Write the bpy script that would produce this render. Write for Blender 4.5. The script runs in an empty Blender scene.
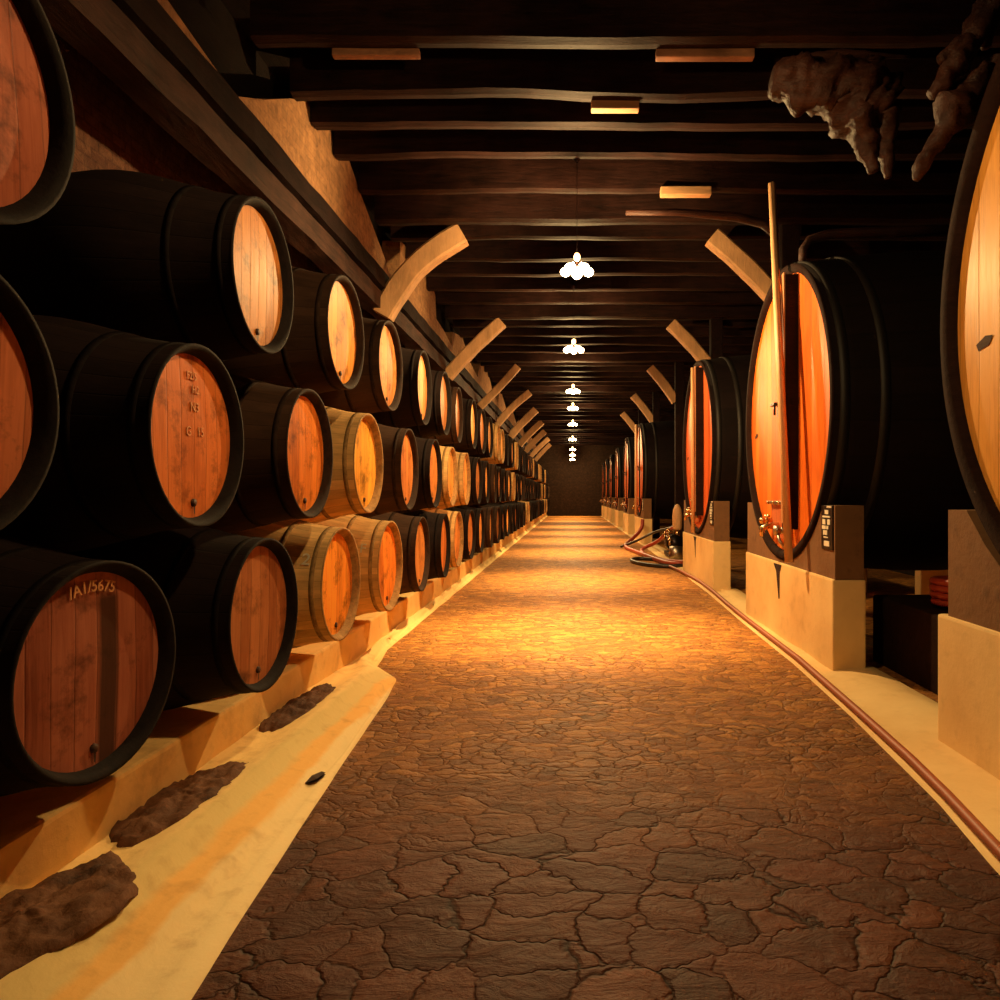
import bpy, bmesh, math, random
from mathutils import Vector, Matrix, noise
C = bpy.context.scene.collection
sc = bpy.context.scene
PI = math.pi
rnd = random.Random(7)
FLOOR = -1.5            # the camera sits at the origin, eye height 1.5 m above the paving

# ------------------------------------------------------------------ helpers
def obj(name, me, mat=None, parent=None, loc=None):
    o = bpy.data.objects.new(name, me); C.objects.link(o)
    if mat is not None:
        if len(o.data.materials) == 0: o.data.materials.append(mat)
        else: o.data.materials[0] = mat
    if parent: o.parent = parent
    if loc is not None: o.location = loc
    return o
def tag(o, label, cat, group=None, kind=None):
    o['label'] = label; o['category'] = cat
    if group: o['group'] = group
    if kind: o['kind'] = kind
    return o
def struct(o): o['kind'] = 'structure'; return o
def empty(name, loc=(0,0,0), rot=(0,0,0)):
    o = bpy.data.objects.new(name, None); C.objects.link(o)
    o.location = loc; o.rotation_euler = rot; o.empty_display_size = .1
    return o
def mesh(name, verts, faces, smooth=False):
    me = bpy.data.meshes.new(name); me.from_pydata([tuple(v) for v in verts], [], faces); me.update()
    if smooth:
        for p in me.polygons: p.use_smooth = True
    return me
class MB:
    def __init__(s): s.v = []; s.f = []; s.sm = []
    def add(s, v, f, smooth=False):
        n = len(s.v); s.v += [Vector(p) for p in v]; s.f += [tuple(i+n for i in q) for q in f]; s.sm += [smooth]*len(f); return s
    def box(s, a, b, bev=0):
        x0,y0,z0 = a; x1,y1,z1 = b
        if not bev:
            v = [(x,y,z) for x in (x0,x1) for y in (y0,y1) for z in (z0,z1)]
            return s.add(v, [(0,1,3,2),(4,6,7,5),(0,4,5,1),(2,3,7,6),(0,2,6,4),(1,5,7,3)])
        bm = bmesh.new(); bmesh.ops.create_cube(bm, size=1)
        for v in bm.verts: v.co = Vector(((x0+x1)/2+v.co.x*(x1-x0), (y0+y1)/2+v.co.y*(y1-y0), (z0+z1)/2+v.co.z*(z1-z0)))
        bmesh.ops.bevel(bm, geom=bm.edges[:], offset=bev, segments=2, affect='EDGES', profile=.6)
        return s.bm(bm)
    def bm(s, bm, smooth=False):
        bm.verts.index_update(); s.add([v.co.copy() for v in bm.verts], [[v.index for v in f.verts] for f in bm.faces], smooth); bm.free(); return s
    def tube(s, pts, rad, n=10, cap=True, rough=0, seed=0):
        pts = [Vector(p) for p in pts]; R = rad if isinstance(rad, (list,tuple)) else [rad]*len(pts)
        v = []; f = []; up = None
        for i,p in enumerate(pts):
            t = (pts[min(i+1,len(pts)-1)]-pts[max(i-1,0)]).normalized()
            if up is None: up = Vector((0,0,1)) if abs(t.z) < .9 else Vector((1,0,0))
            a = t.cross(up).normalized(); b = a.cross(t).normalized(); up = b
            for k in range(n):
                q = 2*PI*k/n; d = a*math.cos(q)+b*math.sin(q); r = R[i]
                if rough: r *= 1+rough*(noise.noise(Vector((p+d*R[i]))*8+Vector((seed,0,0)))+.5*noise.noise(Vector((p+d*R[i]))*24+Vector((seed,0,0))))
                v.append(p+d*r)
        for i in range(len(pts)-1):
            for k in range(n): f.append((i*n+k, i*n+(k+1)%n, (i+1)*n+(k+1)%n, (i+1)*n+k))
        if cap: f.append(tuple(range(n-1,-1,-1))); f.append(tuple((len(pts)-1)*n+k for k in range(n)))
        return s.add(v, f, True)
    def lathe_x(s, prof, n=48, close=True):       # profile of (x, r) turned about X
        v = []; f = []
        for x,r in prof:
            for k in range(n): q = 2*PI*k/n; v.append((x, r*math.cos(q), r*math.sin(q)))
        for i in range(len(prof)-1):
            for k in range(n): f.append((i*n+k, (i+1)*n+k, (i+1)*n+(k+1)%n, i*n+(k+1)%n))
        return s.add(v, f, True)
    def lathe_z(s, prof, n=24, c=(0,0,0)):
        v = []; f = []
        for r,z in prof:
            for k in range(n): q = 2*PI*k/n; v.append((c[0]+r*math.cos(q), c[1]+r*math.sin(q), c[2]+z))
        for i in range(len(prof)-1):
            for k in range(n): f.append((i*n+k, i*n+(k+1)%n, (i+1)*n+(k+1)%n, (i+1)*n+k))
        return s.add(v, f, True)
    def sphere(s, c, r, sz=1.0, n=12):
        bm = bmesh.new(); bmesh.ops.create_uvsphere(bm, u_segments=n, v_segments=n//2+2, radius=r)
        for v in bm.verts: v.co = Vector((v.co.x, v.co.y, v.co.z*sz))+Vector(c)
        return s.bm(bm, True)
    def prism_x(s, poly, x0, x1):                 # polygon of (y, z) extruded along X
        n = len(poly); v = [(x0,y,z) for y,z in poly]+[(x1,y,z) for y,z in poly]
        f = [tuple(range(n)), tuple(range(2*n-1,n-1,-1))]+[(i, (i+1)%n+0 if False else (i+1)%n, (i+1)%n+n, i+n) for i in range(n)]
        return s.add(v, f)
    def me(s, name):
        me = bpy.data.meshes.new(name); me.from_pydata([tuple(p) for p in s.v], [], s.f); me.update()
        bm = bmesh.new(); bm.from_mesh(me); bmesh.ops.recalc_face_normals(bm, faces=bm.faces[:]); bm.to_mesh(me); bm.free()
        for p,k in zip(me.polygons, s.sm): p.use_smooth = k
        return me
    def build(s, name, mat, parent=None, loc=None): return obj(name, s.me(name), mat, parent, loc)

# ------------------------------------------------------------------ materials
class NT:
    def __init__(s, name):
        s.m = bpy.data.materials.new(name); s.m.use_nodes = True; s.t = s.m.node_tree; s.t.nodes.clear()
        s.out = s.n('ShaderNodeOutputMaterial'); s.b = s.n('ShaderNodeBsdfPrincipled'); s.l(s.b.outputs[0], s.out.inputs[0])
    def n(s, k, **kw):
        q = s.t.nodes.new(k)
        for a,b in kw.items(): setattr(q, a, b)
        return q
    def l(s, a, b): s.t.links.new(a, b)
    def put(s, sock, v):
        if isinstance(v, bpy.types.NodeSocket): s.l(v, sock)
        else: sock.default_value = v
    def coord(s, scale=(1,1,1), which='Object', off=None):
        c = s.n('ShaderNodeTexCoord'); m = s.n('ShaderNodeMapping'); m.inputs['Scale'].default_value = scale
        s.l(c.outputs[which], m.inputs[0])
        if off is not None: s.l(off, m.inputs['Location'])
        return m.outputs[0]
    def noise(s, vec, scale, detail=4, rough=.55, dist=0):
        q = s.n('ShaderNodeTexNoise'); s.l(vec, q.inputs['Vector']); q.inputs['Scale'].default_value = scale
        q.inputs['Detail'].default_value = detail; q.inputs['Roughness'].default_value = rough; q.inputs['Distortion'].default_value = dist
        return q.outputs['Fac']
    def vor(s, vec, scale, feat='DISTANCE_TO_EDGE', out='Distance', rand=1.0):
        q = s.n('ShaderNodeTexVoronoi', feature=feat); s.l(vec, q.inputs['Vector']); q.inputs['Scale'].default_value = scale
        q.inputs['Randomness'].default_value = rand
        return q.outputs[out]
    def math(s, op, a, b=0.0, c=None, clamp=False):
        q = s.n('ShaderNodeMath', operation=op); q.use_clamp = clamp; s.put(q.inputs[0], a); s.put(q.inputs[1], b)
        if c is not None: s.put(q.inputs[2], c)
        return q.outputs[0]
    def ramp(s, fac, stops):
        q = s.n('ShaderNodeValToRGB'); s.l(fac, q.inputs[0]); e = q.color_ramp.elements
        while len(e) < len(stops): e.new(.5)
        for i,(p,c) in enumerate(stops):
            e[i].position = p; e[i].color = (*c,1) if isinstance(c,(tuple,list)) else (c,c,c,1)
        return q.outputs[0]
    def mix(s, fac, a, b, mode='MIX'):
        q = s.n('ShaderNodeMix', data_type='RGBA', blend_type=mode); s.put(q.inputs[0], fac)
        for i,v in ((6,a),(7,b)):
            if isinstance(v, tuple) and len(v) == 3: v = (*v,1)
            s.put(q.inputs[i], v)
        return q.outputs[2]
    def sep(s, vec):
        q = s.n('ShaderNodeSeparateXYZ'); s.l(vec, q.inputs[0]); return q.outputs
    def comb(s, x, y, z):
        q = s.n('ShaderNodeCombineXYZ'); s.put(q.inputs[0], x); s.put(q.inputs[1], y); s.put(q.inputs[2], z); return q.outputs[0]
    def fin(s, col, rough=.7, spec=.4, bump=None, bs=.3, bd=.02, coat=0):
        s.put(s.b.inputs['Base Color'], (*col,1) if isinstance(col,tuple) else col); s.put(s.b.inputs['Roughness'], rough)
        s.b.inputs['Specular IOR Level'].default_value = spec
        if coat: s.b.inputs['Coat Weight'].default_value = coat; s.b.inputs['Coat Roughness'].default_value = .3
        if bump is not None:
            q = s.n('ShaderNodeBump'); q.inputs['Strength'].default_value = bs; q.inputs['Distance'].default_value = bd
            s.l(bump, q.inputs['Height']); s.l(q.outputs[0], s.b.inputs['Normal'])
        return s.m

def head_mat(name, plank=.105, rough=.42, stain=False, grain_dark=.45, vat=False):
    t = NT(name); oi = t.n('ShaderNodeObjectInfo'); v = t.coord()
    x,y,z = t.sep(v); r10 = t.math('MULTIPLY', oi.outputs['Random'], 37.0)
    wob = t.math('MULTIPLY', t.math('SUBTRACT', t.noise(v, 1.5, 2), .5), .03)
    p = t.math('DIVIDE', t.math('ADD', t.math('ADD', y, wob), 3.03), plank)
    fl = t.math('FLOOR', p); fr = t.math('FRACT', p)
    wn = t.n('ShaderNodeTexWhiteNoise', noise_dimensions='2D'); t.l(t.comb(fl, r10, 0), wn.inputs['Vector'])
    g = t.noise(t.comb(t.math('MULTIPLY', y, 34), t.math('ADD', fl, r10), t.math('MULTIPLY', z, 2.2)), 1.6, 6, .65, .4)
    big = t.noise(t.comb(t.math('MULTIPLY', y, 2), r10, z), 2.2, 4)
    tone = t.math('ADD', t.math('MULTIPLY', wn.outputs['Value'], .34), t.math('ADD', t.math('MULTIPLY', g, .65), t.math('MULTIPLY', big, .6)))
    tn = t.ramp(tone, [(.36, (grain_dark*.7,grain_dark*.45,grain_dark*.4)), (.62, (.80,.72,.66)), (.95, (1.2,1.25,1.2))])
    edge = t.math('MULTIPLY', t.math('MINIMUM', fr, t.math('SUBTRACT', 1.0, fr)), plank)
    seam = t.ramp(edge, [(0.0, .5), (.0045 if not vat else .006, 1.0)])
    col = t.mix(1.0, t.mix(1.0, oi.outputs['Color'], tn, 'MULTIPLY'), t.mix(.75, (1,1,1), seam), 'MULTIPLY')
    if not vat:   # grimy edge where wine and dust collect, dark blotches
        blot = t.ramp(t.noise(t.comb(t.math('ADD', y, r10), z, 0), 4.5, 5, .7), [(.52, 1.0), (.70, .30)])
        col = t.mix(1.0, col, blot, 'MULTIPLY')
    if stain:
        m = t.math('MULTIPLY', t.ramp(t.math('ABSOLUTE', t.math('SUBTRACT', t.math('ADD', y, wob), .075)), [(.035, 1.0), (.06, 0.0)]),
                   t.ramp(t.math('ADD', z, .5), [(.0, 1.0), (.76, 1.0), (.80, 0.0)]))
        col = t.mix(t.math('MULTIPLY', m, .88), col, (.035,.02,.015))
    bmp = t.math('ADD', t.math('MULTIPLY', g, .35), seam)
    rr = t.math('ADD', t.math('MULTIPLY', g, .25), rough-.1)
    return t.fin(col, rr, .05 if not vat else .12, bmp, .4, .008, coat=.03 if vat else 0)

def stave_mat():
    t = NT('aged stave wood'); oi = t.n('ShaderNodeObjectInfo'); v = t.coord(); x,y,z = t.sep(v)
    an = t.math('ARCTAN2', z, y); p = t.math('MULTIPLY', t.math('ADD', an, 3.2), 5.0)
    fl = t.math('FLOOR', p); fr = t.math('FRACT', p)
    wn = t.n('ShaderNodeTexWhiteNoise', noise_dimensions='2D'); t.l(t.comb(fl, t.math('MULTIPLY', oi.outputs['Random'], 51.0), 0), wn.inputs['Vector'])
    g = t.noise(t.comb(t.math('MULTIPLY', x, 2.5), t.math('MULTIPLY', y, 16), t.math('MULTIPLY', z, 16)), 1.3, 5, .65)
    tn = t.ramp(t.math('ADD', t.math('MULTIPLY', wn.outputs['Value'], .3), t.math('MULTIPLY', g, .8)), [(.3, .62), (.8, 1.25)])
    seam = t.ramp(t.math('MINIMUM', fr, t.math('SUBTRACT', 1.0, fr)), [(0, .7), (.05, 1.0)])
    col = t.mix(1.0, t.mix(1.0, oi.outputs['Color'], tn, 'MULTIPLY'), seam, 'MULTIPLY')
    return t.fin(col, .8, .12, t.math('ADD', seam, t.math('MULTIPLY', g, .6)), .5, .008)
def plain_wood(name, c, axis='y', rough=.7, spec=.3, contrast=.5, sc_=9.0, bs=.5):
    t = NT(name); v = t.coord(); x,y,z = t.sep(v)
    k = {'x': (1,sc_,sc_), 'y': (sc_,1,sc_), 'z': (sc_,sc_,1)}[axis]
    g = t.noise(t.comb(t.math('MULTIPLY', x, k[0]), t.math('MULTIPLY', y, k[1]), t.math('MULTIPLY', z, k[2])), 2.0, 6, .7, .5)
    b = t.noise(v, 3, 4)
    tn = t.ramp(t.math('ADD', t.math('MULTIPLY', g, .6), t.math('MULTIPLY', b, .4)), [(.3, 1-contrast), (.7, 1+contrast)])
    return t.fin(t.mix(1.0, c, tn, 'MULTIPLY'), rough, spec, t.math('ADD', g, b), bs, .02)
def plaster(name, c1, c2, stain=(.28,.13,.05), amt=.5, bs=.35):
    t = NT(name); v = t.coord()
    a = t.noise(v, 1.3, 6, .6); b = t.noise(v, 7, 5, .6); f = t.noise(v, 40, 3)
    col = t.mix(t.ramp(a, [(.35, 0.0), (.65, 1.0)]), c1, c2)
    st = t.ramp(t.math('ADD', t.math('MULTIPLY', b, .7), t.math('MULTIPLY', a, .3)), [(.54, 0.0), (.72, 1.0)])
    col = t.mix(t.math('MULTIPLY', st, amt), col, stain)
    sp = t.ramp(t.vor(v, 16, 'F1'), [(.03, 1.0), (.06, 0.0)])
    col = t.mix(t.math('MULTIPLY', sp, .35*amt*2), col, stain)
    return t.fin(col, .8, .25, t.math('ADD', t.math('MULTIPLY', b, 1.0), t.math('MULTIPLY', f, .15)), bs, .02)
def metal(name, c, rough=.4, met=1.0):
    t = NT(name); v = t.coord(); f = t.noise(v, 30, 3)
    t.b.inputs['Metallic'].default_value = met
    return t.fin(t.mix(f, tuple(q*.6 for q in c), c), rough, .5, f, .15, .004)
def floor_mat():
    t = NT('worn stone paving'); v = t.coord(); x,y,z = t.sep(v)
    w = t.noise(v, 2.3, 4, .6); w2 = t.noise(t.coord((1,1,1), off=None), 3.1, 4, .6)
    dx = t.math('MULTIPLY', t.math('SUBTRACT', w, .5), .40); dy = t.math('MULTIPLY', t.math('SUBTRACT', w2, .5), .34)
    xx = t.math('ADD', x, dx); yy = t.math('ADD', y, dy)
    # big irregular flags near the camera end
    vb = t.comb(t.math('MULTIPLY', xx, 3.9), t.math('MULTIPLY', yy, 5.2), 0)
    eb = t.vor(vb, 1.0, rand=.9); cb = t.vor(vb, 1.0, 'F1', 'Color', rand=.9)
    # small worn setts further in
    vs = t.comb(t.math('MULTIPLY', xx, 8.0), t.math('MULTIPLY', yy, 12.5), 0)
    es = t.vor(vs, 1.0, rand=.8); cs = t.vor(vs, 1.0, 'F1', 'Color', rand=.8)
    q = t.n('ShaderNodeMapRange'); t.l(t.math('ADD', y, t.math('MULTIPLY', w, 2.4)), q.inputs[0]); q.inputs[1].default_value = 4.3; q.inputs[2].default_value = 5.2
    sel = q.outputs[0]
    hb = t.ramp(eb, [(0, 0.0), (.035, .7), (.13, 1.0)]); hs = t.ramp(es, [(0, 0.1), (.08, .75), (.25, 1.0)])
    h = t.mix(sel, hb, hs); cc = t.mix(sel, cb, cs)
    r,g_,b_ = (t.sep(cc))[0:3]
    wear = t.ramp(t.noise(t.coord((1,1.4,1)), 1.7, 3, .5), [(.42, 0.0), (.62, 1.0)])      # joints trodden shut in places
    fine = t.noise(v, 26, 6, .7); med = t.noise(t.coord((1,2.2,1)), 5, 6, .7, 1.2)
    tone = t.math('ADD', t.math('MULTIPLY', r, .30), t.math('ADD', t.math('MULTIPLY', fine, .45), t.math('MULTIPLY', med, .6)))
    col = t.ramp(tone, [(.35, (.05,.027,.02)), (.62, (.145,.078,.046)), (.95, (.34,.20,.11))])
    col = t.mix(t.math('MULTIPLY', g_, .45), col, (.17,.07,.05))
    qd = t.n('ShaderNodeMapRange'); t.l(y, qd.inputs[0]); qd.inputs[1].default_value = 3.0; qd.inputs[2].default_value = 6.8   # near paving darkened, setts further in brightened: light level put into colour
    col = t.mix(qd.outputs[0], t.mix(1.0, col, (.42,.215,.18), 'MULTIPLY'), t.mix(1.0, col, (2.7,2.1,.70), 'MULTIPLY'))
    jd = t.math('MULTIPLY', t.ramp(h, [(0, 1.0), (.55, 0.0)]), t.math('SUBTRACT', 1.0, t.math('MULTIPLY', wear, .75)))
    jd = t.math('MULTIPLY', jd, t.math('SUBTRACT', 1.0, t.math('MULTIPLY', sel, .45)))
    col = t.mix(jd, col, (.02,.009,.007))
    h = t.math('MULTIPLY', h, t.math('SUBTRACT', 1.0, t.math('MULTIPLY', wear, .6)))
    hh = t.math('ADD', h, t.math('ADD', t.math('MULTIPLY', fine, .45), t.math('MULTIPLY', med, 1.3)))
    rr = t.math('SUBTRACT', .62, t.math('MULTIPLY', h, .10))
    return t.fin(col, rr, .22, hh, .85, .024)
def brick_mat(name, c1, c2, mortar, scale=3.2):
    t = NT(name); v = t.coord(); x,y,z = t.sep(v)
    b = t.n('ShaderNodeTexBrick'); t.l(t.comb(t.math('ADD', x, y), z, 0), b.inputs['Vector'])
    b.inputs['Scale'].default_value = scale; b.inputs['Mortar Size'].default_value = .025
    b.inputs['Color1'].default_value = (*c1,1); b.inputs['Color2'].default_value = (*c2,1); b.inputs['Mortar'].default_value = (*mortar,1)
    n1 = t.noise(v, 7, 6, .75, .6); n2 = t.noise(v, 22, 4)
    col = t.mix(.65, b.outputs['Color'], t.ramp(n1, [(.3, tuple(q*.35 for q in c1)), (.5, c1), (.7, tuple(min(1,q*1.35) for q in c2))]))
    return t.fin(col, .85, .2, t.math('ADD', n1, t.math('MULTIPLY', n2, .3)), .7, .04)
def emis(name, c, s):
    m = bpy.data.materials.new(name); m.use_nodes = True; b = m.node_tree.nodes['Principled BSDF']
    b.inputs['Emission Color'].default_value = (*c,1); b.inputs['Emission Strength'].default_value = s; b.inputs['Base Color'].default_value = (*c,1)
    return m

M_HEAD = head_mat('oak barrel head'); M_HEAD_ST = head_mat('stained oak barrel head', stain=True)
M_VAT = head_mat('varnished vat head', plank=.17, rough=.40, grain_dark=1.05, vat=True)
M_STAVE = stave_mat()
def chime_mat():
    t = NT('chime end grain'); oi = t.n('ShaderNodeObjectInfo'); g = t.noise(t.coord(), 14, 5, .7)
    return t.fin(t.mix(1.0, oi.outputs['Color'], t.ramp(g, [(.3, .55), (.7, 1.4)]), 'MULTIPLY'), .8, .12, g, .4, .01)
M_CHIME = chime_mat()
M_RIM = plain_wood('dark vat rim', (.020,.009,.007), 'x', .8, .05)
M_IRON = metal('rusty hoop iron', (.012,.008,.007), .6, .0)
def hoop_mat():
    t = NT('rusted hoop'); oi = t.n('ShaderNodeObjectInfo'); g = t.noise(t.coord(), 20, 4, .7)
    return t.fin(t.mix(1.0, oi.outputs['Color'], t.ramp(g, [(.3, .5), (.7, 1.3)]), 'MULTIPLY'), .8, .08, g, .4, .006)
M_HOOP = hoop_mat()
M_BUNG = plain_wood('dark bung', (.06,.025,.015), 'x', .6)
M_LIME = plaster('ochre limewash', (.93,.66,.28), (.85,.52,.18), amt=.4)
M_LIME2 = plaster('ochre limewash on plinths', (.92,.66,.31), (.80,.53,.23), amt=.22, bs=.2)
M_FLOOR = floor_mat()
def ledge_mat():
    t = NT('banded ochre limewash'); v = t.coord(); x,y,z = t.sep(v)
    a = t.noise(v, 1.3, 6, .6); b = t.noise(v, 7, 5, .6); e = t.noise(t.coord((1,.6,1)), 2.6, 4, .6)
    xx = t.math('ADD', x, t.math('MULTIPLY', t.math('SUBTRACT', e, .5), .16))
    q = t.n('ShaderNodeMapRange'); t.l(xx, q.inputs[0]); q.inputs[1].default_value = -1.75; q.inputs[2].default_value = -1.15
    band = t.ramp(q.outputs[0], [(0,(.93,.66,.27)),(.20,(.93,.66,.28)),(.27,(.76,.56,.23)),(.40,(.76,.57,.24)),(.46,(.90,.52,.16)),(.57,(.90,.52,.16)),(.62,(.90,.68,.34)),(1,(.92,.72,.38))])
    st = t.ramp(t.math('ADD', t.math('MULTIPLY', b, .7), t.math('MULTIPLY', a, .3)), [(.53, 0.0), (.68, 1.0)])
    col = t.mix(t.math('MULTIPLY', st, .4), band, (.40,.20,.07))
    return t.fin(col, .85, .15, t.math('ADD', b, a), .35, .02)
M_LEDGE = ledge_mat()
M_EARTH_SHADE = plaster('shaded earth', (.04,.014,.006), (.15,.06,.025), stain=(.012,.005,.003), amt=.95, bs=1.0)
M_BEAM = plain_wood('old dark beam', (.014,.006,.005), 'y', .8, .1, .7)
M_BEAM2 = plain_wood('old brown beam', (.042,.017,.011), 'y', .75, .2, .9)
M_JOIST = plain_wood('dark joist', (.016,.0055,.004), 'x', .6, .12, .9)
M_BOARD = plain_wood('blackened ceiling boards', (.008,.004,.003), 'y', .85, .15, .5)
M_STRUT = plain_wood('sawn strut wood', (.52,.29,.14), 'z', .7, .3, .35, 5)
M_BLOCK2 = plain_wood('worn board', (.28,.12,.06), 'x', .6, .3, .8, 4)
M_BLOCK = plain_wood('pale wood block', (.62,.34,.16), 'x', .6, .4, .35)
M_MASON = brick_mat('rubble masonry', (.33,.17,.08), (.44,.23,.10), (.24,.13,.07))
M_BACK = brick_mat('back masonry', (.13,.055,.035), (.20,.10,.055), (.06,.03,.02))
M_WALL = brick_mat('dark far masonry', (.03,.016,.01), (.05,.026,.015), (.02,.012,.008), 2.2)
M_CHOCK = plaster('grimy brown chock', (.17,.085,.04), (.24,.12,.055), stain=(.06,.03,.02), amt=.7, bs=.5)
M_POLE = plain_wood('pale gauge wood', (.75,.42,.2), 'z', .5, .5, .15)
M_BRASS = metal('brass', (.85,.55,.28), .25)
M_DARKIRON = metal('black iron', (.05,.04,.045), .4)
M_RED = NT('red rubber').fin((.34,.04,.018), .4, .5)
M_REDP = NT('red painted pipe').fin((.36,.085,.03), .5, .5)
M_BLACKRUB = NT('black rubber').fin((.02,.016,.016), .4, .5)
M_WHITE = NT('white paint').fin((.85,.78,.62), .6, .3)
M_CHALK = NT('chalk paint').fin((.75,.38,.16), .7, .3)
M_ROOT = plain_wood('gnarled root bark', (.040,.013,.008), 'x', .5, .25, .85, 9, 1.0)
M_STEEL = metal('dull steel', (.6,.5,.42), .35)
M_BULB = emis('glowing bulb', (1,.72,.38), 45)
M_BULBTOP = emis('glowing upper bulb', (1,.5,.18), 14)
M_LEAF = NT('dead leaf').fin((.05,.03,.025), .8, .2)

# ------------------------------------------------------------------ the setting
def interp(tab, y):
    if y <= tab[0][0]: return tab[0][1]
    for (a,b),(c,d) in zip(tab, tab[1:]):
        if y <= c: return b+(d-b)*(y-a)/(c-a)
    return tab[-1][1]
XL = [(0,-1.05),(2.14,-1.14),(3.5,-1.25),(5.4,-1.38),(5.85,-1.42),(6.3,-1.72),(7,-1.80),(60,-1.82)]
XR = [(0,1.5),(2.9,1.70),(3.5,1.79),(4.0,1.83),(4.9,1.90),(6.4,1.98),(8.5,2.02),(11,2.10),(14,2.14),(60,2.14)]
def grid(name, xs, ys, zf):
    v = []; f = []; n = len(xs)
    for j,y in enumerate(ys):
        for i,u in enumerate(xs): v.append(zf(i,u,y))
    for j in range(len(ys)-1):
        for i in range(n-1): f.append((j*n+i, j*n+i+1, (j+1)*n+i+1, (j+1)*n+i))
    return mesh(name, v, f, True)
def frange(a, b, s): return [a+s*i for i in range(int((b-a)/s)+1)]
fl = MB()
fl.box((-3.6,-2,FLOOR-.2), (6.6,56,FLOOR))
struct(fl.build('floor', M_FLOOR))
b = MB(); b.box((-3.9,-2,FLOOR-.1), (-3.45,56,4.3)); struct(b.build('wall_left', M_BACK))
b = MB(); b.box((6.4,-2,FLOOR-.1), (6.7,56,4.3)); struct(b.build('wall_right', M_WALL))
b = MB(); b.box((-3.6,54.5,FLOOR-.1), (6.6,55,4.3)); struct(b.build('wall_far', M_WALL))
b = MB(); b.box((-3.6,-2.3,FLOOR-.1), (6.6,-2,4.3)); struct(b.build('wall_near', M_WALL))
cb = MB(); cb.box((-3.9,-2.3,4.12), (6.7,55,4.3)); struct(cb.build('ceiling', M_BOARD))

# ochre ledge under the left barrels: inner strip, rounded step, lower strip, edge
def ledge_pt(i, u, y):
    xe = interp(XL, y)
    nz = noise.noise(Vector((u*2, y*1.6, 3)))*.02 + noise.noise(Vector((u*6, y*5, 9)))*.008
    nx = noise.noise(Vector((7, y*1.3, u)))*.03
    prof = [(-1.95,-1.40),(-1.90,-1.405),(-1.80,-1.41),(-1.71,-1.40),(-1.64,-1.375),(-1.57,-1.37),(-1.51,-1.42),(-1.43,-1.440),(-1.37,-1.447),(-1.335,-1.482)]
    if i < len(prof):
        px, pz = prof[i]
        k = 0 if y < 5.3 else min(1, (y-5.3)/1.0)
        lim = max(0, xe+1.34+.04)*-1
        # squeeze the profile back to the plinth where the ledge narrows
        px2 = -1.95+(px+1.95)*min(1, (xe+1.95-.04)/.61)
        pz = pz-.04*k*(pz > -1.42)
        if i == 0: nz = 0; nx = 0
        return (px2+nx*.7*(0 if i == 0 else 1), y, pz+nz)
    if i == len(prof): return ((px_last(y, xe)+xe)/2, y, -1.478+nz*.4)
    if i == len(prof)+1: return (xe+nx*.6, y, -1.483+nz*.2)
    return (xe+.012+nx*.6, y, -1.53)
def px_last(y, xe):
    s = (xe+1.95-.04)/.61
    return -1.95+.61*min(1, s)
ys = frange(.4, 12, .06)+frange(12.3, 54.3, .4)
struct(obj('trim_1', grid('trim_1', list(range(13)), ys, ledge_pt), M_LEDGE))
# long low plinth wall the bottom row rests on
b = MB(); b.box((-3.0,.4,FLOOR), (-1.92,54.4,-1.185), .02); struct(b.build('trim_2', M_LIME))
# right ledge
def rledge(i, u, y):
    xr = interp(XR, y)
    nz = noise.noise(Vector((u*2+5, y*1.4, 3)))*.015
    P = [(xr-.012,-1.53),(xr,-1.487),(xr+.10,-1.478),(xr+.2,-1.465),(2.3,-1.44),(2.45,-1.44),(2.58,-1.46),(2.66,-1.53)]
    x,z = P[i]
    return (x, y, z+(nz if 2 <= i <= 6 else 0))
struct(obj('trim_3', grid('trim_3', list(range(8)), frange(.4,16,.08)+frange(16.4,54.3,.5), rledge), M_LIME2))

# ------------------------------------------------------------------ barrels
RH, RC, RB, LEN = .364, .41, .535, 1.45
def body_profile(rb=RB, rc=RC, n=15):
    P = [(-.045, RH), (-.045+.0, RH), (0, RC-.028), (0, RC)]
    for i in range(1, n):
        t = i/n; P.append((-LEN*t, rc+(rb-rc)*math.sin(PI*t)**2))
    P += [(-LEN, rc), (-LEN, 0.001)]
    return P
def make_barrel(rb=RB, hoops=4, n=56):
    root = empty('oak_barrel')
    me = MB().lathe_x(body_profile(rb)[3:], n).me('staves'); bd = obj('body', me, M_STAVE, root)
    # head: slightly dished disc with its own plank pattern
    hb = MB(); prof = [(-.05+.006*math.cos(PI*.5*r/RH), r) for r in (.001, .12, .24, .33, .371)]
    hb.lathe_x(prof, n); hd = obj('head', hb.me('head'), M_HEAD, root)
    ch = MB().lathe_x([(-.06, .364), (-.02, .38), (.002, RC-.012), (.002, RC+.001), (-.006, RC+.002)], n); ch.build('chime', M_CHIME, root)
    for x in ((-.07, -.30, -1.15, -1.38) if hoops == 4 else ((-.07,) if hoops == 1 else ())):
        t = -x/LEN
        r = lambda q: RC+(rb-RC)*math.sin(PI*q)**2+.003
        w = .016
        hp = MB().lathe_x([(x-w, r(t+w/LEN)-.008), (x-w, r(t+w/LEN)), (x+w, r(t-w/LEN)), (x+w, r(t-w/LEN)-.008)], n)
        hp.build('hoop', M_HOOP, root)
    bg = MB().tube([(-.055,.0,-.30), (-.038,0,-.30)], [.019,.017], 12)
    bg.add([(-.0415,-.008,-.31), (-.0415,.008,-.31), (-.0415,.004,-.352), (-.0415,-.004,-.352)], [(0,1,2,3)])
    if hoops: bg.build('bung', M_BUNG, root)
    return root
proto = {4: make_barrel(), 1: make_barrel(hoops=1, n=36), 0: make_barrel(hoops=0, n=28), 'slim': make_barrel(rb=.45)}
used = set()
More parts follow.
